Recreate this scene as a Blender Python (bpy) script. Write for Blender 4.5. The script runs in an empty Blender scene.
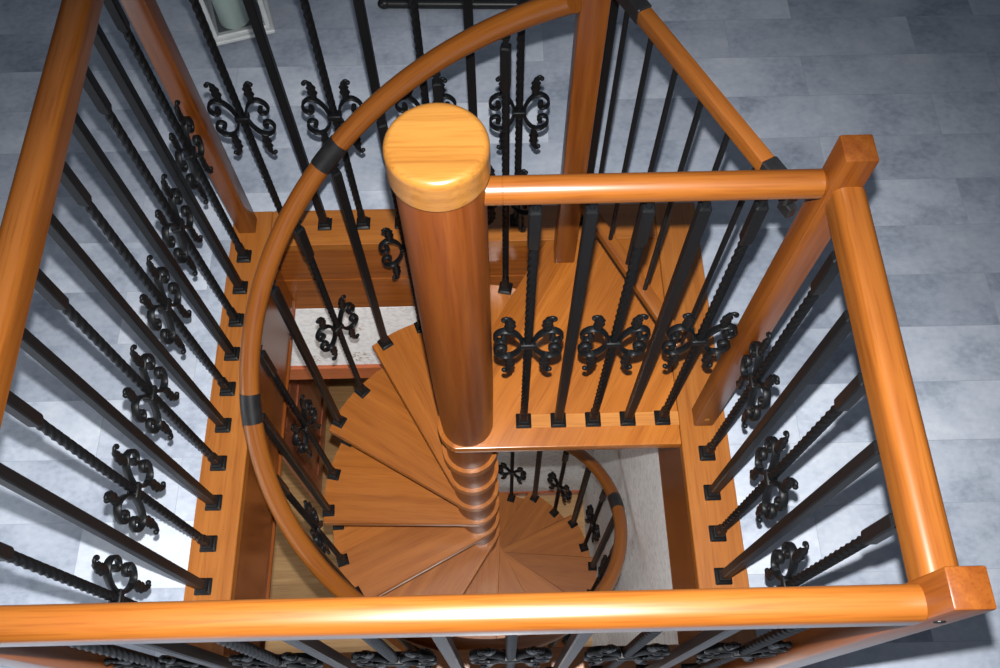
import bpy, bmesh, math, random
from mathutils import Vector, Matrix
random.seed(7)
S = bpy.context.scene
C = S.collection
PI = math.pi
R = math.radians

# ------------------------------------------------------------------ materials
def nt(name):
    m = bpy.data.materials.new(name); m.use_nodes = True
    t = m.node_tree
    return m, t, t.nodes, t.links, t.nodes['Principled BSDF']

def ramp(N, stops):
    r = N.new('ShaderNodeValToRGB')
    e = r.color_ramp.elements
    e[0].position, e[0].color = stops[0][0], (*stops[0][1], 1)
    e[1].position, e[1].color = stops[-1][0], (*stops[-1][1], 1)
    for p, c in stops[1:-1]:
        n = e.new(p); n.color = (*c, 1)
    return r

def wood(name, axis='x', dark=(.16, .042, .0055), mid=(.222, .069, .0095), light=(.295, .100, .0165), rough=.33, rot=0, tile=.0, bump=.05, coat=.22, uv=False, plank=0, specular=.5):
    m, t, N, L, P = nt(name)
    tc = N.new('ShaderNodeTexCoord')
    oi = N.new('ShaderNodeObjectInfo')
    src = tc.outputs['UV'] if uv else tc.outputs['Object']
    if rot:
        mr = N.new('ShaderNodeMapping'); mr.inputs['Rotation'].default_value = (0, 0, rot)
        L.new(src, mr.inputs['Vector']); src = mr.outputs['Vector']
    off = N.new('ShaderNodeVectorMath'); off.operation = 'MULTIPLY_ADD'
    L.new(oi.outputs['Random'], off.inputs[0]); off.inputs[1].default_value = (7.3, 5.1, 9.7)
    L.new(src, off.inputs[2])
    base = off.outputs[0]
    def stretched(a, b):
        mp = N.new('ShaderNodeMapping')
        sc = {'x': (a, b, b), 'y': (b, a, b), 'z': (b, b, a)}[axis]
        mp.inputs['Scale'].default_value = sc
        L.new(base, mp.inputs['Vector']); return mp.outputs['Vector']
    n1 = N.new('ShaderNodeTexNoise'); n1.inputs['Scale'].default_value = 1; n1.inputs['Detail'].default_value = 4; n1.inputs['Distortion'].default_value = .6
    L.new(stretched(2.2, 30), n1.inputs['Vector'])
    n2 = N.new('ShaderNodeTexNoise'); n2.inputs['Scale'].default_value = 1; n2.inputs['Detail'].default_value = 3
    L.new(stretched(9, 240), n2.inputs['Vector'])
    w = N.new('ShaderNodeTexWave'); w.wave_type = 'RINGS'; w.inputs['Scale'].default_value = 1; w.inputs['Distortion'].default_value = 2.5; w.inputs['Detail'].default_value = 2
    w.rings_direction = {'x': 'X', 'y': 'Y', 'z': 'Z'}[axis]
    L.new(stretched(1.1, 14), w.inputs['Vector'])
    r = ramp(N, [(.15, dark), (.5, mid), (.85, light)])
    mx = N.new('ShaderNodeMix'); mx.data_type = 'FLOAT'; mx.inputs[0].default_value = .14
    L.new(n1.outputs['Fac'], mx.inputs[2]); L.new(w.outputs['Fac'], mx.inputs[3])
    L.new(mx.outputs[0], r.inputs['Fac'])
    mul = N.new('ShaderNodeMix'); mul.data_type = 'RGBA'; mul.blend_type = 'MULTIPLY'; mul.inputs[0].default_value = .75
    pr = ramp(N, [(.34, (.76, .69, .63)), (.50, (1, 1, 1))])
    L.new(n2.outputs['Fac'], pr.inputs['Fac'])
    L.new(r.outputs['Color'], mul.inputs[6]); L.new(pr.outputs['Color'], mul.inputs[7])
    out = mul.outputs[2]
    if plank:                                   # glued staves: a tone per stave
        mp = N.new('ShaderNodeMapping')
        L.new(src, mp.inputs['Vector'])
        sx = N.new('ShaderNodeSeparateXYZ'); L.new(mp.outputs['Vector'], sx.inputs[0])
        d = N.new('ShaderNodeMath'); d.operation = 'DIVIDE'; d.inputs[1].default_value = plank
        L.new(sx.outputs['Y' if axis == 'x' else 'X'], d.inputs[0])
        fl = N.new('ShaderNodeMath'); fl.operation = 'FLOOR'; L.new(d.outputs[0], fl.inputs[0])
        ad = N.new('ShaderNodeMath'); ad.operation = 'MULTIPLY_ADD'; L.new(oi.outputs['Random'], ad.inputs[0]); ad.inputs[1].default_value = 57.0
        L.new(fl.outputs[0], ad.inputs[2])
        wn = N.new('ShaderNodeTexWhiteNoise'); wn.noise_dimensions = '1D'; L.new(ad.outputs[0], wn.inputs['W'])
        rr = ramp(N, [(0, (.80, .76, .72)), (1, (1.12, 1.12, 1.12))])
        L.new(wn.outputs['Value'], rr.inputs['Fac'])
        m2 = N.new('ShaderNodeMix'); m2.data_type = 'RGBA'; m2.blend_type = 'MULTIPLY'; m2.inputs[0].default_value = 1
        L.new(out, m2.inputs[6]); L.new(rr.outputs['Color'], m2.inputs[7]); out = m2.outputs[2]
    L.new(out, P.inputs['Base Color'])
    P.inputs['Roughness'].default_value = rough
    P.inputs['Specular IOR Level'].default_value = specular
    P.inputs['Coat Weight'].default_value = coat; P.inputs['Coat Roughness'].default_value = .22
    if bump:
        b = N.new('ShaderNodeBump'); b.inputs['Strength'].default_value = bump; b.inputs['Distance'].default_value = .001
        L.new(n2.outputs['Fac'], b.inputs['Height']); L.new(b.outputs['Normal'], P.inputs['Normal'])
    return m

WX = wood('oak_along_x', 'x')
WY = wood('oak_along_y', 'y')
WTX = wood('oak_trim_along_x', 'x', dark=(.27, .083, .012), mid=(.34, .114, .018), light=(.41, .148, .026))
WTY = wood('oak_trim_along_y', 'y', dark=(.27, .083, .012), mid=(.34, .114, .018), light=(.41, .148, .026))
WZ = wood('oak_along_z_shade_toned', 'z', dark=(.120, .027, .003), mid=(.172, .047, .0055), light=(.23, .070, .0095), rough=.34)  # rail oak made darker, so shade on upright post faces sits in the colour
WCOL = wood('oak_column_shade_toned', 'z', dark=(.125, .0255, .0026), mid=(.18, .045, .005), light=(.235, .066, .0085), rough=.36, coat=.06, specular=.3)  # column oak darkened likewise, shade of grazing light painted in
WU = wood('oak_bent_rail', 'x', uv=True)
WT = wood('oak_tread', 'x', plank=.095, dark=(.30, .088, .011), mid=(.38, .122, .018), light=(.46, .158, .026), rough=.3)
WL = wood('oak_landing', 'x', rot=R(-60), plank=.10, dark=(.30, .088, .011), mid=(.38, .122, .018), light=(.46, .158, .026), rough=.24)
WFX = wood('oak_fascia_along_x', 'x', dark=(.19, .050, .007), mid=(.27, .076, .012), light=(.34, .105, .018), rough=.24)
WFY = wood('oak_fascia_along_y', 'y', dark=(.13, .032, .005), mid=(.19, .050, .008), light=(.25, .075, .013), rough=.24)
WIN = wood('oak_inlay', 'x', dark=(.38, .14, .03), mid=(.50, .20, .045), light=(.58, .26, .06))
WCAP = wood('oak_cap', 'x', dark=(.20, .075, .012), mid=(.30, .128, .023), light=(.37, .168, .034), rough=.3)
DOORW = wood('mahogany_door', 'z', dark=(.42, .12, .06), mid=(.52, .16, .08), light=(.60, .21, .10), rough=.35)
CASEW = wood('mahogany_casing', 'x', dark=(.34, .075, .025), mid=(.44, .11, .034), light=(.50, .14, .042), rough=.35)
LAM = wood('light_laminate', 'x', dark=(.36, .20, .08), mid=(.47, .28, .12), light=(.56, .36, .165), rough=.35, plank=.19, coat=.1)

m, t, N, L, P = nt('black_wrought_iron'); IRON = m
tc = N.new('ShaderNodeTexCoord')
n = N.new('ShaderNodeTexNoise'); n.inputs['Scale'].default_value = 160; n.inputs['Detail'].default_value = 3; L.new(tc.outputs['Object'], n.inputs['Vector'])
b = N.new('ShaderNodeBump'); b.inputs['Strength'].default_value = .25; b.inputs['Distance'].default_value = .001
L.new(n.outputs['Fac'], b.inputs['Height']); L.new(b.outputs['Normal'], P.inputs['Normal'])
P.inputs['Base Color'].default_value = (.0052, .0060, .0070, 1); P.inputs['Roughness'].default_value = .47
P.inputs['Specular IOR Level'].default_value = .24

m, t, N, L, P = nt('black_plastic'); BLACK = m
tc = N.new('ShaderNodeTexCoord'); n = N.new('ShaderNodeTexNoise'); n.inputs['Scale'].default_value = 40; L.new(tc.outputs['Object'], n.inputs['Vector'])
r = ramp(N, [(.3, (.008, .008, .009)), (.7, (.014, .014, .015))]); L.new(n.outputs['Fac'], r.inputs['Fac']); L.new(r.outputs['Color'], P.inputs['Base Color'])
P.inputs['Roughness'].default_value = .4

m, t, N, L, P = nt('steel_screw'); STEEL = m
tc = N.new('ShaderNodeTexCoord'); n = N.new('ShaderNodeTexNoise'); n.inputs['Scale'].default_value = 200; L.new(tc.outputs['Object'], n.inputs['Vector'])
r = ramp(N, [(.3, (.35, .35, .36)), (.7, (.5, .5, .5))]); L.new(n.outputs['Fac'], r.inputs['Fac']); L.new(r.outputs['Color'], P.inputs['Base Color'])
P.inputs['Metallic'].default_value = 1; P.inputs['Roughness'].default_value = .3

# grey concrete-look floor tiles, long side along x
m, t, N, L, P = nt('grey_concrete_tiles'); FLOOR = m
tc = N.new('ShaderNodeTexCoord')
mp = N.new('ShaderNodeMapping'); mp.inputs['Location'].default_value = (.135, .018, 0)
L.new(tc.outputs['Object'], mp.inputs['Vector'])
br = N.new('ShaderNodeTexBrick'); br.offset = .37; br.offset_frequency = 2
br.inputs['Scale'].default_value = 1; br.inputs['Brick Width'].default_value = .62; br.inputs['Row Height'].default_value = .1675
br.inputs['Mortar Size'].default_value = .0008; br.inputs['Mortar Smooth'].default_value = .3
br.inputs['Color1'].default_value = (0, 0, 0, 1); br.inputs['Color2'].default_value = (1, 1, 1, 1); br.inputs['Mortar'].default_value = (.3, .3, .3, 1); br.inputs['Bias'].default_value = 0
L.new(mp.outputs['Vector'], br.inputs['Vector'])
# cloudy tone, its place shifted from tile to tile
sh = N.new('ShaderNodeVectorMath'); sh.operation = 'MULTIPLY_ADD'; L.new(br.outputs['Color'], sh.inputs[0]); sh.inputs[1].default_value = (3, 5, 2); L.new(tc.outputs['Object'], sh.inputs[2])
mps = N.new('ShaderNodeMapping'); mps.inputs['Scale'].default_value = (2.3, 2.9, 1); L.new(sh.outputs[0], mps.inputs['Vector'])
c1 = N.new('ShaderNodeTexNoise'); c1.inputs['Scale'].default_value = 1.5; c1.inputs['Detail'].default_value = 6; c1.inputs['Roughness'].default_value = .62; L.new(mps.outputs['Vector'], c1.inputs['Vector'])
c2 = N.new('ShaderNodeTexNoise'); c2.inputs['Scale'].default_value = 22; c2.inputs['Detail'].default_value = 4; L.new(mps.outputs['Vector'], c2.inputs['Vector'])
cr = ramp(N, [(.33, (.27, .31, .385)), (.5, (.47, .52, .61)), (.66, (.61, .65, .72))])
mm = N.new('ShaderNodeMix'); mm.data_type = 'FLOAT'; mm.inputs[0].default_value = .22
L.new(c1.outputs['Fac'], mm.inputs[2]); L.new(c2.outputs['Fac'], mm.inputs[3]); L.new(mm.outputs[0], cr.inputs['Fac'])
tone = N.new('ShaderNodeMix'); tone.data_type = 'RGBA'; tone.blend_type = 'MULTIPLY'; tone.inputs[0].default_value = 1
tr = ramp(N, [(0, (.74, .75, .77)), (1, (1.08, 1.08, 1.07))]); L.new(br.outputs['Color'], tr.inputs['Fac'])
L.new(cr.outputs['Color'], tone.inputs[6]); L.new(tr.outputs['Color'], tone.inputs[7])
mo = N.new('ShaderNodeMix'); mo.data_type = 'RGBA'
L.new(br.outputs['Fac'], mo.inputs[0]); L.new(tone.outputs[2], mo.inputs[6]); mo.inputs[7].default_value = (.33, .365, .43, 1)
L.new(mo.outputs[2], P.inputs['Base Color'])
P.inputs['Roughness'].default_value = .25; P.inputs['Specular IOR Level'].default_value = .38

# white textured wallpaper with sparse brown leaf sprigs
m, t, N, L, P = nt('wallpaper'); WALLP = m
tc = N.new('ShaderNodeTexCoord')
n1 = N.new('ShaderNodeTexNoise'); n1.inputs['Scale'].default_value = 26; n1.inputs['Detail'].default_value = 5; n1.inputs['Distortion'].default_value = 1.8; L.new(tc.outputs['Object'], n1.inputs['Vector'])
r1 = ramp(N, [(.36, (.76, .76, .75)), (.56, (.94, .94, .93))]); L.new(n1.outputs['Fac'], r1.inputs['Fac'])
vo = N.new('ShaderNodeTexVoronoi'); vo.inputs['Scale'].default_value = 5.5; L.new(tc.outputs['Object'], vo.inputs['Vector'])
lt = ramp(N, [(.20, (1, 1, 1)), (.27, (0, 0, 0))]); L.new(vo.outputs['Distance'], lt.inputs['Fac'])
n3 = N.new('ShaderNodeTexNoise'); n3.inputs['Scale'].default_value = 38; n3.inputs['Detail'].default_value = 2; n3.inputs['Distortion'].default_value = 2.5; L.new(tc.outputs['Object'], n3.inputs['Vector'])
r3 = ramp(N, [(.53, (0, 0, 0)), (.62, (1, 1, 1))]); L.new(n3.outputs['Fac'], r3.inputs['Fac'])
ml = N.new('ShaderNodeMath'); ml.operation = 'MULTIPLY'; L.new(lt.outputs['Color'], ml.inputs[0]); L.new(r3.outputs['Color'], ml.inputs[1])
m2 = N.new('ShaderNodeMath'); m2.operation = 'MULTIPLY'; L.new(ml.outputs[0], m2.inputs[0]); m2.inputs[1].default_value = .75
mx = N.new('ShaderNodeMix'); mx.data_type = 'RGBA'; L.new(m2.outputs[0], mx.inputs[0]); L.new(r1.outputs['Color'], mx.inputs[6]); mx.inputs[7].default_value = (.36, .24, .17, 1)
L.new(mx.outputs[2], P.inputs['Base Color']); P.inputs['Roughness'].default_value = .7
b = N.new('ShaderNodeBump'); b.inputs['Strength'].default_value = .3; b.inputs['Distance'].default_value = .002; L.new(n1.outputs['Fac'], b.inputs['Height']); L.new(b.outputs['Normal'], P.inputs['Normal'])

def plain(name, c0, c1, rough, scale=20, **kw):
    m, t, N, L, P = nt(name)
    tc = N.new('ShaderNodeTexCoord'); n = N.new('ShaderNodeTexNoise'); n.inputs['Scale'].default_value = scale; n.inputs['Detail'].default_value = 4
    L.new(tc.outputs['Object'], n.inputs['Vector'])
    r = ramp(N, [(.3, c0), (.7, c1)]); L.new(n.outputs['Fac'], r.inputs['Fac']); L.new(r.outputs['Color'], P.inputs['Base Color'])
    P.inputs['Roughness'].default_value = rough
    for k, v in kw.items(): P.inputs[k].default_value = v
    return m
PLASTER = plain('white_plaster', (.62, .62, .60), (.72, .72, .70), .8)
WHITEP = plain('white_painted_metal', (.62, .64, .64), (.74, .76, .76), .4)
WAX = plain('pale_green_wax', (.52, .66, .60), (.60, .74, .68), .45)
WICK = plain('charred_wick', (.02, .02, .02), (.05, .04, .03), .9)
PANEL = plain('grey_felt', (.10, .11, .115), (.15, .16, .165), .8)
GLASS = plain('clear_pane', (.96, .97, .97), (1, 1, 1), .03, 5, **{'Transmission Weight': 1.0, 'IOR': 1.2})

# ------------------------------------------------------------------ mesh helpers
def link(name, bm, mat, parent=None, smooth=None, loc=None):
    me = bpy.data.meshes.new(name)
    bmesh.ops.recalc_face_normals(bm, faces=bm.faces)
    bm.to_mesh(me); bm.free()
    me.materials.append(mat)
    o = bpy.data.objects.new(name, me); C.objects.link(o)
    if parent: o.parent = parent
    if loc: o.location = loc
    if smooth is not None:
        me.shade_smooth() if smooth == 'all' else me.set_sharp_from_angle(angle=R(smooth if smooth > 45 else 24))
        if smooth != 'all':
            for p in me.polygons: p.use_smooth = True
    return o

def box(bm, x0, x1, y0, y1, z0, z1, bevel=0, seg=1, M=None):
    vs = [bm.verts.new((x, y, z)) for x in (x0, x1) for y in (y0, y1) for z in (z0, z1)]
    f = [(0, 1, 3, 2), (4, 6, 7, 5), (0, 4, 5, 1), (2, 3, 7, 6), (0, 2, 6, 4), (1, 5, 7, 3)]
    fs = [bm.faces.new([vs[i] for i in q]) for q in f]
    allv = vs
    if bevel:
        es = list({e for q in fs for e in q.edges})
        r = bmesh.ops.bevel(bm, geom=es, offset=bevel, segments=seg, affect='EDGES', profile=.5)
        allv = list({v for v in r['verts']} | {v for v in vs if v.is_valid})
    if M: bmesh.ops.transform(bm, matrix=M, verts=[v for v in allv if v.is_valid])
    return allv

def rings(bm, secs, cap=True):
    """loft closed rings of equal size"""
    rv = [[bm.verts.new(p) for p in s] for s in secs]
    n = len(rv[0])
    for a, b in zip(rv, rv[1:]):
        for i in range(n):
            bm.faces.new((a[i], a[(i+1) % n], b[(i+1) % n], b[i]))
    if cap:
        bm.faces.new(rv[0][::-1]); bm.faces.new(rv[-1])
    return rv

def lathe(bm, prof, n=24, cx=0, cy=0):
    secs = [[(cx+r*math.cos(2*PI*i/n), cy+r*math.sin(2*PI*i/n), z) for i in range(n)] for r, z in prof]
    rings(bm, secs)

def tube(bm, pts, r, n=10, cap=True):
    pts = [Vector(p) for p in pts]
    rs = r if isinstance(r, (list, tuple)) else [r]*len(pts)
    secs = []; up = None
    for i, p in enumerate(pts):
        d = (pts[min(i+1, len(pts)-1)] - pts[max(i-1, 0)]).normalized()
        if up is None:
            up = Vector((0, 1, 0)) if abs(d.y) < .9 else Vector((0, 0, 1))
        u = (up - d*up.dot(d)).normalized(); up = u; v = d.cross(u)
        secs.append([p + (u*math.cos(2*PI*k/n) + v*math.sin(2*PI*k/n))*rs[i] for k in range(n)])
    return rings(bm, secs, cap)

def prism(bm, poly, z0, z1, bevel=0):
    a = [bm.verts.new((x, y, z0)) for x, y in poly]; b = [bm.verts.new((x, y, z1)) for x, y in poly]
    n = len(poly)
    fb = bm.faces.new(a[::-1]); ft = bm.faces.new(b)
    for i in range(n): bm.faces.new((a[i], a[(i+1) % n], b[(i+1) % n], b[i]))
    if bevel:
        es = list(set(ft.edges) | set(fb.edges))
        bmesh.ops.bevel(bm, geom=es, offset=bevel, segments=2, affect='EDGES', profile=.5)

def tag(o, label=None, cat=None, group=None, kind=None):
    if label: o['label'] = label
    if cat: o['category'] = cat
    if group: o['group'] = group
    if kind: o['kind'] = kind
    return o

def thing(name, label, cat, loc=(0, 0, 0), group=None):
    o = bpy.data.objects.new(name, None); C.objects.link(o); o.location = loc; o.empty_display_size = .1
    return tag(o, label, cat, group)

def struct(name, bm, mat, smooth=None):
    return tag(link(name, bm, mat, None, smooth), kind='structure')

def catmull(P, k=6):
    P = [Vector(p) for p in P]; out = []
    for i in range(len(P)-1):
        p0 = P[max(i-1, 0)]; p1 = P[i]; p2 = P[i+1]; p3 = P[min(i+2, len(P)-1)]
        for j in range(k):
            t = j/k
            out.append(.5*((2*p1) + (p2-p0)*t + (2*p0-5*p1+4*p2-p3)*t*t + (3*p1-p0-3*p2+p3)*t**3))
    out.append(P[-1]); return out

# ------------------------------------------------------------------ place
CX, CY = -.005, -.276             # stair axis
RISE, PITCH = .2, 29.5
XL, XR, YF, YN = -.656, .622, .36, -.912     # baluster rows
OX0, OX1, OY0, OY1 = -.587, .560, -.848, .290       # opening, inside the trim
TX0, TX1, TY0, TY1 = -.702, .684, -.972, .413       # trim, outside
ZL = -2.8                                             # lower floor
# upper floor slab with its hole, lower ceiling
def ring(bm, x0, x1, y0, y1, a0, a1, b0, b1, z0, z1):
    o = [(x0, y0), (x1, y0), (x1, y1), (x0, y1)]; i = [(a0, b0), (a1, b0), (a1, b1), (a0, b1)]
    V = {(q, z): [bm.verts.new((p[0], p[1], zz)) for p in pts] for q, pts in (('o', o), ('i', i)) for z, zz in (('b', z0), ('t', z1))}
    for k in range(4):
        l = (k+1) % 4
        bm.faces.new((V['o', 't'][k], V['o', 't'][l], V['i', 't'][l], V['i', 't'][k]))
        bm.faces.new((V['o', 'b'][k], V['i', 'b'][k], V['i', 'b'][l], V['o', 'b'][l]))
        bm.faces.new((V['o', 'b'][k], V['o', 'b'][l], V['o', 't'][l], V['o', 't'][k]))
        bm.faces.new((V['i', 'b'][k], V['i', 't'][k], V['i', 't'][l], V['i', 'b'][l]))
bm = bmesh.new(); ring(bm, -4, 4, -3, 5, TX0, TX1, TY0, TY1, -.30, -.006); struct('floor', bm, FLOOR)
bm = bmesh.new(); ring(bm, -4, 4, -3, 5, TX0+.02, TX1-.02, TY0+.02, TY1-.02, -.335, -.302); struct('ceiling', bm, PLASTER)
bm = bmesh.new(); box(bm, -4, 4, -3, 5, ZL-.1, ZL); struct('floor_lower', bm, LAM)
# trim boards: sides run full length, far and near boards sit between them
bm = bmesh.new(); box(bm, TX0, OX0, TY0, TY1, -.035, 0, .002); struct('trim_1', bm, WTY)
bm = bmesh.new(); box(bm, OX1, TX1, TY0, TY1, -.035, 0, .002); struct('trim_2', bm, WTY)
bm = bmesh.new(); box(bm, OX0+.0005, OX1-.0005, OY1, TY1, -.035, 0, .002); struct('trim_3', bm, WTX)
bm = bmesh.new(); box(bm, OX0+.0005, OX1-.0005, TY0, OY0, -.035, 0, .002); struct('trim_4', bm, WTX)
# lining boards of the opening with a bead along their lower edge
def lining(n, b1, bead, mat):
    bm = bmesh.new(); box(bm, *b1, .0015); box(bm, *bead, .002); struct(n, bm, mat)
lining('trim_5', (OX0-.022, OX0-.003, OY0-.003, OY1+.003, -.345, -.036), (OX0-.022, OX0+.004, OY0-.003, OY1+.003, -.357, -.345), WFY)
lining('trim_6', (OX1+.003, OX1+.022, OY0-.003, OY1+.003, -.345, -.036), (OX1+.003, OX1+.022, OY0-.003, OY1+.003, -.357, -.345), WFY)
bm = bmesh.new()
for z0, z1, d in ((-.125, -.036, 0), (-.215, -.1255, .003), (-.30, -.2155, .0), (-.416, -.3005, .003)): box(bm, OX0-.022, OX1+.022, OY1+.0035+d, OY1+.022, z0, z1, .002)
struct('trim_7', bm, WFX)
bm = bmesh.new(); box(bm, OX0, OX1, OY0-.022, OY0-.003, -.357, -.036, .0015); struct('trim_8', bm, WFX)
# lower walls
DX0, DX1, DZ = -1.7, -.12, -.885
bm = bmesh.new()
box(bm, DX1, OX1+.11, OY1+.006, OY1+.12, ZL, -.417)
box(bm, DX0, DX1, OY1+.006, OY1+.12, DZ, -.417)
box(bm, -2.6, DX0, OY1+.006, OY1+.12, ZL, -.335)
struct('wall_far', bm, WALLP)
bm = bmesh.new(); box(bm, OX1+.004, OX1+.11, -3, OY1+.006, ZL, -.357); struct('wall_right', bm, WALLP)
bm = bmesh.new()
box(bm, DX0-.02, DX1+.07, OY1-.008, OY1+.008, DZ-.105, DZ, .003)
box(bm, DX1, DX1+.07, OY1-.008, OY1+.008, ZL, DZ-.105, .003)
struct('trim_9', bm, CASEW)
bm = bmesh.new(); box(bm, DX1+.07, OX1+.004, OY1-.006, OY1+.006, ZL, ZL+.06, .003); struct('baseboard_far', bm, CASEW)
# open door leaf seen through the doorway
bm = bmesh.new(); box(bm, -1.0, -.965, .27, 1.06, ZL+.01, DZ-.06, .003)
for z0, z1 in ((ZL+.15, ZL+.8), (ZL+.95, DZ-.2)):
    box(bm, -.965, -.957, .36, .385, z0, z1, .002); box(bm, -.965, -.957, .945, .97, z0, z1, .002)
    box(bm, -.965, -.957, .385, .945, z0, z0+.025, .002); box(bm, -.965, -.957, .385, .945, z1-.025, z1, .002)
struct('door_1', bm, DOORW)

# ------------------------------------------------------------------ wrought-iron balusters (shared meshes)
def mesh_of(bm, name, mat, smooth=35):
    bmesh.ops.recalc_face_normals(bm, faces=bm.faces)
    me = bpy.data.meshes.new(name); bm.to_mesh(me); bm.free(); me.materials.append(mat)
    for p in me.polygons: p.use_smooth = True
    me.set_sharp_from_angle(angle=R(smooth if smooth > 45 else 24)); return me

def sq(h, z, a=0, c=.22):
    """square ring with clipped corners"""
    k = h*(1-c); P = [(h, -k), (h, k), (k, h), (-k, h), (-h, k), (-h, -k), (-k, -h), (k, -h)]
    ca, sa = math.cos(a), math.sin(a)
    return [(x*ca-y*sa, x*sa+y*ca, z) for x, y in P]

def neck(bm, z0, z1):
    lathe(bm, [(.0065, z0), (.0065, z1)], 10)
    box(bm, -.010, .010, -.010, .010, z1-.004, z1)

def plain_bar(H, top=.03):
    bm = bmesh.new()
    rings(bm, [sq(.0105, .004), sq(.0105, H-top-.004), sq(.008, H-top)])
    neck(bm, H-top-.001, H)
    return mesh_of(bm, 'plain_bar', IRON)

def twisted_bar(H, top=.03, step=.135):
    bm = bmesh.new()
    zt = H-step
    rings(bm, [sq(.0098, .004), sq(.0098, .062), sq(.0075, .068), sq(.0075, .074)])
    secs = []; nz = int((zt-.07)/.0052)
    for i in range(nz+1):
        z = .07+(zt-.07)*i/nz
        secs.append(sq(.0080, z, 2*PI*(z-.07)/.1, .30))
    rings(bm, secs)
    rings(bm, [sq(.0078, zt-.012), sq(.0108, zt-.002), sq(.0108, H-top-.004), sq(.008, H-top)])
    neck(bm, H-top-.001, H)
    return mesh_of(bm, 'twisted_bar', IRON, 40)

def strip(bm, pts, th, dep):
    pts = [Vector((p[0], 0, p[1])) for p in pts]; secs = []
    n = len(pts)
    for i, p in enumerate(pts):
        d = (pts[min(i+1, n-1)] - pts[max(i-1, 0)]).normalized(); nrm = Vector((-d.z, 0, d.x))
        w = dep*(.75+.25*math.sin(PI*i/(n-1))); y = Vector((0, w/2, 0)); q = nrm*th/2
        secs.append([p+q*.4-y, p+q-y*.7, p+q+y*.7, p+q*.4+y, p-q*.4+y, p-q+y*.7, p-q-y*.7, p-q*.4-y])
    rings(bm, secs)

def ornament_mesh():
    bm = bmesh.new()
    for sx in (-1, 1):
        up = [(.054, .034), (.0485, .029), (.049, .020), (.058, .0145), (.068, .020), (.072, .034), (.067, .051), (.052, .063), (.035, .058), (.021, .038), (.0135, .015), (.012, 0)]
        half = catmull([(sx*x, z, 0) for x, z in up], 5)
        path = [(p[0], p[1]) for p in half] + [(p[0], -p[1]) for p in half[-2::-1]]
        strip(bm, path, .0064, .0165)
        for s in (-1, 1):
            M = Matrix.Translation((sx*.053, 0, s*.032)) @ Matrix.Rotation(PI/2, 4, 'X')
            b2 = bmesh.new(); lathe(b2, [(.004, -.0075), (.0058, -.0065), (.0058, .0065), (.004, .0075)], 10)
            bmesh.ops.transform(b2, matrix=M, verts=b2.verts); me = bpy.data.meshes.new('t'); b2.to_mesh(me); b2.free(); bm.from_mesh(me); bpy.data.meshes.remove(me)
            # acanthus leaf growing from the scroll, curled at the tip
            q = 1 if s > 0 else 1.08
            lp = catmull([(sx*.040, 0, s*.057), (sx*.0390, 0, s*.074*q), (sx*.039, 0, s*.094*q), (sx*.0395, -.001, s*.110*q), (sx*.042, -.003, s*.123*q), (sx*.0480, -.004, s*.128*q), (sx*.0525, -.004, s*.122*q)], 5)
            n = len(lp); secs = []
            for i, p in enumerate(lp):
                t = i/(n-1)
                wd = .0112*math.sin(PI*min(1, t*1.25+.12))**.8 if t < .64 else .0042
                wd = max(wd, .0034)*(1 + (.16 if (i % 5 in (2, 3)) and t < .62 else -.08 if t < .62 else 0))
                tk = .0062 if t < .62 else .0040
                d = (lp[min(i+1, n-1)]-lp[max(i-1, 0)]).normalized(); u = Vector((0, 1, 0)); u = (u-d*u.dot(d)).normalized(); v = d.cross(u)
                secs.append([p+v*wd*math.cos(2*PI*k/10)+u*tk*math.sin(2*PI*k/10) for k in range(10)])
            rings(bm, secs)
            bmesh.ops.create_icosphere(bm, subdivisions=2, radius=.0060, matrix=Matrix.Translation((sx*.0522, -.004, s*.1212*q)))
    box(bm, -.0175, .0175, -.012, .012, -.0085, .0085, .003, 2)
    return mesh_of(bm, 'scroll_ornament', IRON, 50)

def foot_mesh():
    bm = bmesh.new()
    rings(bm, [sq(.0205, 0, 0, .08), sq(.0205, .004, 0, .08), sq(.016, .008, 0, .1), sq(.0145, .009, 0, .1), sq(.0145, .018, 0, .1), sq(.012, .021, 0, .1)])
    return mesh_of(bm, 'square_foot', IRON)

ORN, FOOT = ornament_mesh(), foot_mesh()
def inst(name, me, parent, loc=(0, 0, 0), rz=0):
    o = bpy.data.objects.new(name, me); C.objects.link(o); o.parent = parent; o.location = loc; o.rotation_euler = (0, 0, rz); return o

H0 = 1.032
PB, TB = plain_bar(H0), twisted_bar(H0)
def baluster(parent, x, y, z, rz, twisted, bars=(None, None), orn_z=.487):
    me = (bars[1] or TB) if twisted else (bars[0] or PB)
    o = inst('baluster', me, parent, (x, y, z), rz)
    inst('foot', FOOT, o)
    if twisted:
        inst('scroll_ornament', ORN, o, (0, 0, orn_z))
    return o

# ------------------------------------------------------------------ newel posts
PW = .0255; ZP = 1.145
def post(x, y, label, plugs=(), PW=PW):
    t = thing('newel_post', label, 'post', (x, y, 0), 'square oak newel posts around the stairwell')
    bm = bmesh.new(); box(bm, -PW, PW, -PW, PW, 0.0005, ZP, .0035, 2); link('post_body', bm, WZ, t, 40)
    for z, dx, mat in plugs:
        bm = bmesh.new()
        lathe(bm, [(.0075, 0), (.0075, .0012), (.0055, .002)], 14)
        bmesh.ops.transform(bm, matrix=Matrix.Translation((dx, -PW, z)) @ Matrix.Rotation(PI/2, 4, 'X'), verts=bm.verts)
        link('plug', bm, mat, t, 40)
    return t
post(XL, YF, 'square oak newel post at the far left corner behind the bent handrail')
post(.280, .238, 'square oak newel post where the bent stair handrail meets the landing', (), .0292)
post(XR, CY, 'square oak newel post with round rail from the column at the landing edge', ((.05, 0, WCAP),))
post(XR, YN, 'square oak newel post with a screw, at the near right corner', ((1.05, 0, IRON),))
post(XL, YN, 'square oak newel post at the near left corner, partly outside the picture', ((1.05, 0, IRON),))

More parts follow.
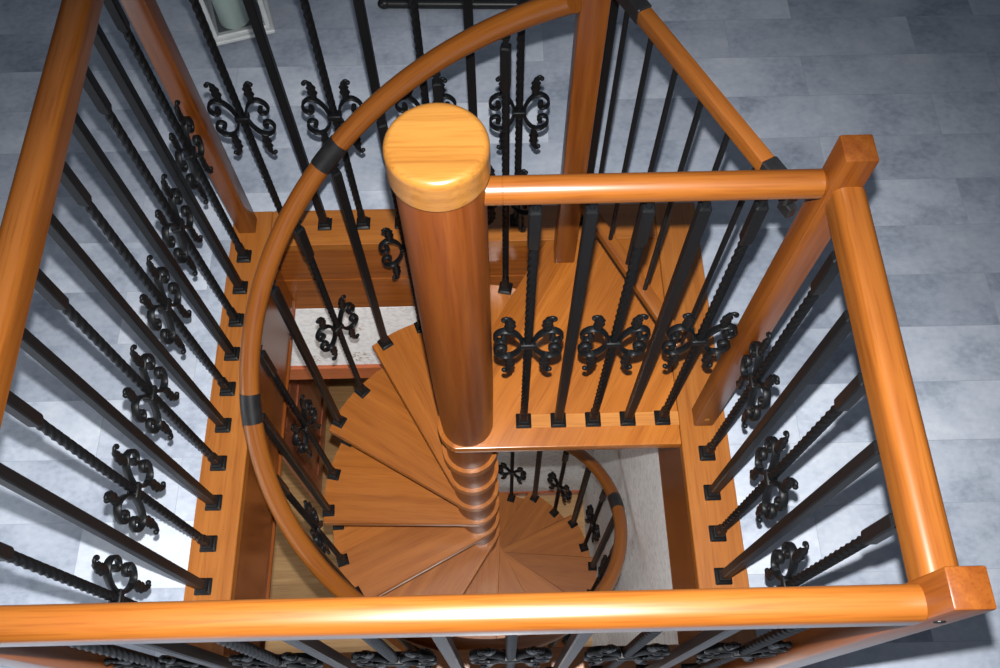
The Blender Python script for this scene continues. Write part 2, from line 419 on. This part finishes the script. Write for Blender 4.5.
# ------------------------------------------------------------------ straight balustrades
def rail_profile(w=.0262, z0=1.026, z1=1.081):
    pts = []
    def arc(cx, cz, r, a0, a1, n):
        for i in range(n+1):
            a = R(a0+(a1-a0)*i/n); pts.append((cx+r*math.cos(a), cz+r*math.sin(a)))
    arc(w-.006, z0+.006, .006, -90, 0, 3); arc(w-.019, z1-.019, .019, 0, 90, 6)
    arc(-w+.019, z1-.019, .019, 90, 180, 6); arc(-w+.006, z0+.006, .006, 180, 270, 3)
    return pts
def straight_rail(a, b, parent, mat, w=.0262):
    """a, b in the parent's frame, along x or y"""
    bm = bmesh.new(); a = Vector(a); b = Vector(b); d = (b-a).normalized(); s = Vector((-d.y, d.x))
    rings(bm, [[(p.x+s.x*u, p.y+s.y*u, z) for u, z in rail_profile(w)] for p in (a, b)])
    return link('handrail', bm, mat, parent, 40)

GRP = 'oak and wrought iron balustrades around the stairwell'
t = thing('balustrade', 'long oak balustrade with eleven iron balusters running up the left edge of the opening', 'balustrade', (XL, 0, 0), GRP)
straight_rail((.004, YN+PW), (.004, YF-PW), t, WY)
for i in range(11): baluster(t, 0, .2545-.1047*i, 0, PI/2, i % 2 == 0)
t = thing('balustrade', 'iron balustrade in front of the lantern on the far edge of the opening', 'balustrade', (0, YF, 0), GRP)
straight_rail((XL+PW, 0), (.385, 0), t, WX)
for i in range(8): baluster(t, -.541+.1145*i if i < 7 else .343, 0, 0, 0, i % 2 == 0)
bm = bmesh.new(); box(bm, .27, .29, -.094, -.02, 1.036, 1.056, .002); link('rail_bracket', bm, BLACK, t)
t = thing('balustrade', 'short oak balustrade with five iron balusters on the right edge of the opening', 'balustrade', (XR, 0, 0), GRP)
straight_rail((.007, YN+PW), (.007, CY-PW), t, WY)
for i in range(5): baluster(t, 0, -.3767-.1052*i, 0, PI/2, i % 2 == 0)
t = thing('balustrade', 'oak balustrade nearest the camera with its wide glossy rail crossing the bottom of the picture', 'balustrade', (0, YN, 0), GRP)
straight_rail((XL+PW, -.004), (XR-PW, -.004), t, WX, .0232)
for i in range(11): baluster(t, -.5495+.1065*i, 0, 0, 0, i % 2 == 0)

t = thing('landing_guard', 'round oak rail with five iron balusters between the thick column and a square post', 'railing', (CX, CY, 0))
bm = bmesh.new()
M = Matrix.Translation((0, 0, 1.055)) @ Matrix.Rotation(PI/2, 4, 'Y')
b2 = bmesh.new(); lathe(b2, [(.0235, .066), (.0235, .095), (.0228, .0955), (.0228, .0965), (.0235, .097), (.0235, XR-PW-CX-.004), (.020, XR-PW-CX)], 28)
bmesh.ops.transform(b2, matrix=M, verts=b2.verts); link('handrail', b2, WX, t, 40); bm.free()
for i in range(5): baluster(t, .1448+.0925*i-CX, 0, .0012, 0, i % 2 == 0)

# ------------------------------------------------------------------ spiral staircase
st = thing('spiral_staircase', 'oak spiral staircase winding down around a thick round column with iron balusters', 'staircase', (CX, CY, ZL))
def in_st(z): return z-ZL
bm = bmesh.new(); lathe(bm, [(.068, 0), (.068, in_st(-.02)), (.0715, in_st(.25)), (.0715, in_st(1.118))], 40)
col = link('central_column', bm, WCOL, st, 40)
bm = bmesh.new()
prof = [(.0772, 1.113), (.0785, 1.1155), (.0785, 1.162)]
for i in range(1, 9):
    a = R(90*i/8); prof.append((.0655+.013*math.cos(a), 1.167+.013*math.sin(a)))
prof.append((.0005, 1.180))
lathe(bm, [(r, in_st(z)) for r, z in prof], 48)
link('column_cap', bm, WCAP, col, 40)

RO = .535
def tread_poly(f, bk, hub=.080):
    P = []
    n = 8
    for i in range(n+1):
        a = R(bk+(f-bk)*i/n); P.append((RO*math.cos(a), RO*math.sin(a)))
    a0, a1 = f+81.5, 360+bk-81.5
    m = 18
    for i in range(m+1):
        a = R(a0+(a1-a0)*i/m); P.append((hub*math.cos(a), hub*math.sin(a)))
    return P
bm = bmesh.new(); prism(bm, tread_poly(11.8, -24.5), -.036, 0, .004)
tread0 = mesh_of(bm, 'tread', WT, 40)
def mid(k): return 116.1+PITCH*(k-2)
for k in range(1, 14):
    inst('tread', tread0, st, (0, 0, in_st(-RISE*k)), R(mid(k)))
# landing at the top
hub = .080
poly = [(OX1-CX-.001, -.073), (OX1-CX-.001, OY1-CY-.001), (.235, OY1-CY-.001)]
for i in range(15):
    a = R(150+(246-150)*i/14); poly.append((hub*math.cos(a), hub*math.sin(a)))
poly.append((hub*math.cos(R(246)), -.073))
poly = poly[:-1]
for i in range(1, 4):
    pass
bm = bmesh.new(); prism(bm, poly, in_st(-.036), in_st(0), .003)
land = link('landing', bm, WL, st, 40)
bm = bmesh.new(); box(bm, .133, OX1-CX-.001, -.0195, .0180, in_st(-.0005), in_st(.001)); link('inlay_strip', bm, WIN, land)

# bent handrail
RH = .525
def zr(th): return 1.003-.00678*(th-62)
def helix(t0, t1, r, nring, rad=RH, step=3):
    bm = bmesh.new(); uvl = bm.loops.layers.uv.new('UVMap')
    n = max(2, int((t1-t0)/step)); secs = []
    slope = -.00678*180/PI
    for i in range(n+1):
        a = t0+(t1-t0)*i/n; c, s = math.cos(R(a)), math.sin(R(a))
        p = Vector((rad*c, rad*s, in_st(zr(a)))); d = Vector((-rad*s, rad*c, slope)).normalized()
        u = Vector((c, s, 0)); v = d.cross(u)
        secs.append([p+(u*math.cos(2*PI*k/nring)+v*math.sin(2*PI*k/nring))*r for k in range(nring)])
    rv = rings(bm, secs)
    idx = {v: (i, k) for i, row in enumerate(rv) for k, v in enumerate(row)}
    for f in bm.faces:
        ks = [idx[l.vert][1] for l in f.loops]
        for l in f.loops:
            i, k = idx[l.vert]
            if max(ks)-min(ks) > 2 and k == 0 and len(ks) == 4: k = nring
            l[uvl].uv = ((t0+(t1-t0)*i/n)*PI/180*rad, k/nring*2*PI*r)
    return bm
hr = link('handrail', helix(62.6, 449, .0238, 20), WU, st, 50)
for a in (123.3, 182, 245.5, 307, 365, 426):
    link('rail_collar', helix(a-3.3, a+3.3, .0252, 20, step=1.1), BLACK, hr, 50)
# stair balusters: two to a tread, the front one runs on down to the tread below
hr_ = zr(mid(2)-7.3) - .021 + RISE*2; hf_ = zr(mid(2)+7.3) - .021 + RISE*2
TBS, PBS = twisted_bar(hr_, .028, .15), plain_bar(hf_, .028)
bm = bmesh.new(); rings(bm, [sq(.0085, -RISE+.0), sq(.0085, -.036)]); rings(bm, [sq(.0135, -.044), sq(.0135, -.0362)])
SPC = mesh_of(bm, 'spacer', IRON)
for k in range(1, 14):
    for j, da in enumerate((-7.3, 7.3)):
        a = R(mid(k)+da-(1.8 if k == 1 and not j else 0)); rb = .528 if k == 1 and not j else .515
        o = inst('baluster', PBS if j else TBS, st, (rb*math.cos(a), rb*math.sin(a), in_st(-RISE*k)), a-PI/2)
        inst('foot', FOOT, o)
        if j:
            inst('spacer', SPC, o); inst('foot', FOOT, o, (0, 0, -RISE))
        else:
            inst('scroll_ornament', ORN, o, (0, 0, .50))

# ------------------------------------------------------------------ gate across the landing
ga, gb = Vector((.308, .227)), Vector((.567, -.288))
gl = (gb-ga).length; gang = math.atan2(gb.y-ga.y, gb.x-ga.x)
g = thing('safety_gate', 'low wooden gate with thin black bars slanting across the landing exit', 'gate', (ga.x, ga.y, .28))
g.rotation_euler = (0, 0, gang)
def gz(z): return z-.28
bm = bmesh.new(); box(bm, .102, gl-.078, -.0135, .0135, gz(1.003), gz(1.033), .004, 2); tr_ = link('top_rail', bm, WX, g, 40)
bm = bmesh.new(); box(bm, .015, gl-.10, -.017, .017, gz(.281), gz(.306), .004, 2); link('bottom_rail', bm, WX, g, 40)
for i in range(6):
    s = (Vector((.331+.037*i, .170-.0735*i))-ga).length
    bm = bmesh.new(); lathe(bm, [(.0058, gz(.300)), (.0058, gz(1.008))], 10); bmesh.ops.translate(bm, verts=bm.verts, vec=(s, 0, 0))
    link('gate_bar', bm, IRON, g, 40)
bm = bmesh.new(); box(bm, -.012, .112, -.0150, .0150, gz(1.0), gz(1.036), .003); box(bm, -.018, -.008, -.016, .016, gz(.96), gz(1.035), .002); link('latch', bm, BLACK, g)
bm = bmesh.new(); box(bm, gl-.088, gl-.012, -.0150, .0150, gz(1.0), gz(1.036), .003); box(bm, gl-.030, gl-.002, -.008, .008, gz(.975), gz(1.001), .002); link('hinge', bm, BLACK, g)

# ------------------------------------------------------------------ lantern, candle, bar on the floor
FZ = -.006
lt = thing('lantern', 'white metal lantern with glass panes standing on the grey floor beyond the railing', 'lantern', (-.765, 1.18, FZ))
lt.rotation_euler = (0, 0, R(16))
W = .105
bm = bmesh.new()
box(bm, -W, W, -W, W, .028, .042, .003); box(bm, -W+.012, W-.012, -W+.012, W-.012, .042, .056, .003)
link('base', bm, WHITEP, lt)
bm = bmesh.new(); box(bm, -W+.03, W-.03, -W+.03, W-.03, .0555, .0563); link('base_panel', bm, PANEL, lt)
for sx in (-1, 1):
    for sy in (-1, 1):
        bm = bmesh.new(); lathe(bm, [(.007, 0), (.008, .010), (.006, .0285)], 12); bmesh.ops.translate(bm, verts=bm.verts, vec=(sx*(W-.04), sy*(W-.04), 0)); link('foot', bm, WHITEP, lt, 40)
        bm = bmesh.new(); x, y = sx*(W-.018), sy*(W-.018); box(bm, x-.008, x+.008, y-.008, y+.008, .055, .34, .002); link('corner_post', bm, WHITEP, lt)
bm = bmesh.new(); box(bm, -W+.008, W-.008, -W+.008, W-.008, .34, .355, .003)
rings(bm, [[(x*s, y*s, z) for x, y in ((-1, -1), (1, -1), (1, 1), (-1, 1))] for s, z in ((W+.006, .355), (W-.03, .40), (.03, .425), (.03, .45))])
link('lid', bm, WHITEP, lt)
bm = bmesh.new(); tube(bm, [(.045*math.cos(a*PI/12), 0, .45+.05*math.sin(a*PI/12)) for a in range(13)], .004, 8); link('carrying_ring', bm, WHITEP, lt, 50)
for k in range(4):
    bm = bmesh.new(); box(bm, -W+.027, W-.027, -W+.0165, -W+.0195, .057, .339); bmesh.ops.rotate(bm, verts=bm.verts, matrix=Matrix.Rotation(k*PI/2, 3, 'Z')); link('pane', bm, GLASS, lt)
cd = thing('candle', 'thick pale candle standing inside the white lantern', 'candle', (-.768, 1.147, FZ+.0565))
bm = bmesh.new(); lathe(bm, [(.046, 0), (.051, .005), (.051, .20), (.047, .207), (.020, .203), (.003, .202)], 32); link('wax', bm, WAX, cd, 50)
bm = bmesh.new(); tube(bm, [(0, 0, .20), (.001, 0, .212), (.004, 0, .222)], .0016, 6); link('wick', bm, WICK, cd)
mb = thing('metal_bar', 'straight black metal bar lying on the grey floor beyond the far railing', 'bar', (-.28, 1.243, FZ))
bm = bmesh.new(); tube(bm, [(0, 0, .018), (.55, -.02, .018)], .0155, 14); link('tube', bm, BLACK, mb, 50)
for x, y in ((0, 0), (.55, -.02)):
    bm = bmesh.new(); bmesh.ops.create_uvsphere(bm, u_segments=14, v_segments=10, radius=.0185, matrix=Matrix.Translation((x, y, .0187)) @ Matrix.Diagonal((1.3, 1, 1, 1))); link('end_cap', bm, BLACK, mb, 'all')

# ------------------------------------------------------------------ camera, flash, room light, added lower fill
cam = bpy.data.cameras.new('camera'); co = bpy.data.objects.new('camera', cam); C.objects.link(co)
co.location = (.07522, -1.07478, 2.18497); co.rotation_euler = (.4514002, .0050668, -.0221543)
cam.sensor_width = 36; cam.lens = 867.0945*36/1000; cam.clip_start = .02
S.camera = co
FL = 390.0
up = co.rotation_euler.to_matrix() @ Vector((0, 1, 0))
li = bpy.data.lights.new('camera_flash', 'SPOT'); lo = bpy.data.objects.new('camera_flash', li); C.objects.link(lo)
lo.location = co.location + up*.085; lo.rotation_euler = (co.rotation_euler.x-.32, co.rotation_euler.y, co.rotation_euler.z)
li.energy = FL; li.color = (1, .985, .97); li.shadow_soft_size = .011; li.spot_size = R(98); li.spot_blend = 1.0
w = bpy.data.worlds.new('room'); S.world = w; w.use_nodes = True       # pale ceiling above, dim room around
N, L = w.node_tree.nodes, w.node_tree.links
tc = N.new('ShaderNodeTexCoord'); sx = N.new('ShaderNodeSeparateXYZ'); L.new(tc.outputs['Generated'], sx.inputs[0])
r = ramp(N, [(.0, (.006, .006, .006)), (.35, (.014, .015, .017)), (.9, (.17, .19, .22))])
L.new(sx.outputs['Z'], r.inputs['Fac']); L.new(r.outputs['Color'], N['Background'].inputs['Color'])
N['Background'].inputs['Strength'].default_value = .9
ll = bpy.data.lights.new('lower_fill_light', 'AREA'); lw = bpy.data.objects.new('lower_fill_light', ll); C.objects.link(lw)  # unseen area light added to brighten the lower walls and treads
lw.location = (-1.6, -1.5, -.42); ll.size = 2.2; ll.energy = 36; ll.color = (.96, .98, 1)
lw.rotation_euler = (Vector((-1.6, -1.5, -.42))-Vector((.3, -.1, -1.9))).to_track_quat('Z', 'Y').to_euler()

S.view_settings.view_transform = 'Standard'; S.view_settings.look = 'None'
S.view_settings.gamma = 1; S.view_settings.use_curve_mapping = False
S.view_settings.exposure = 0
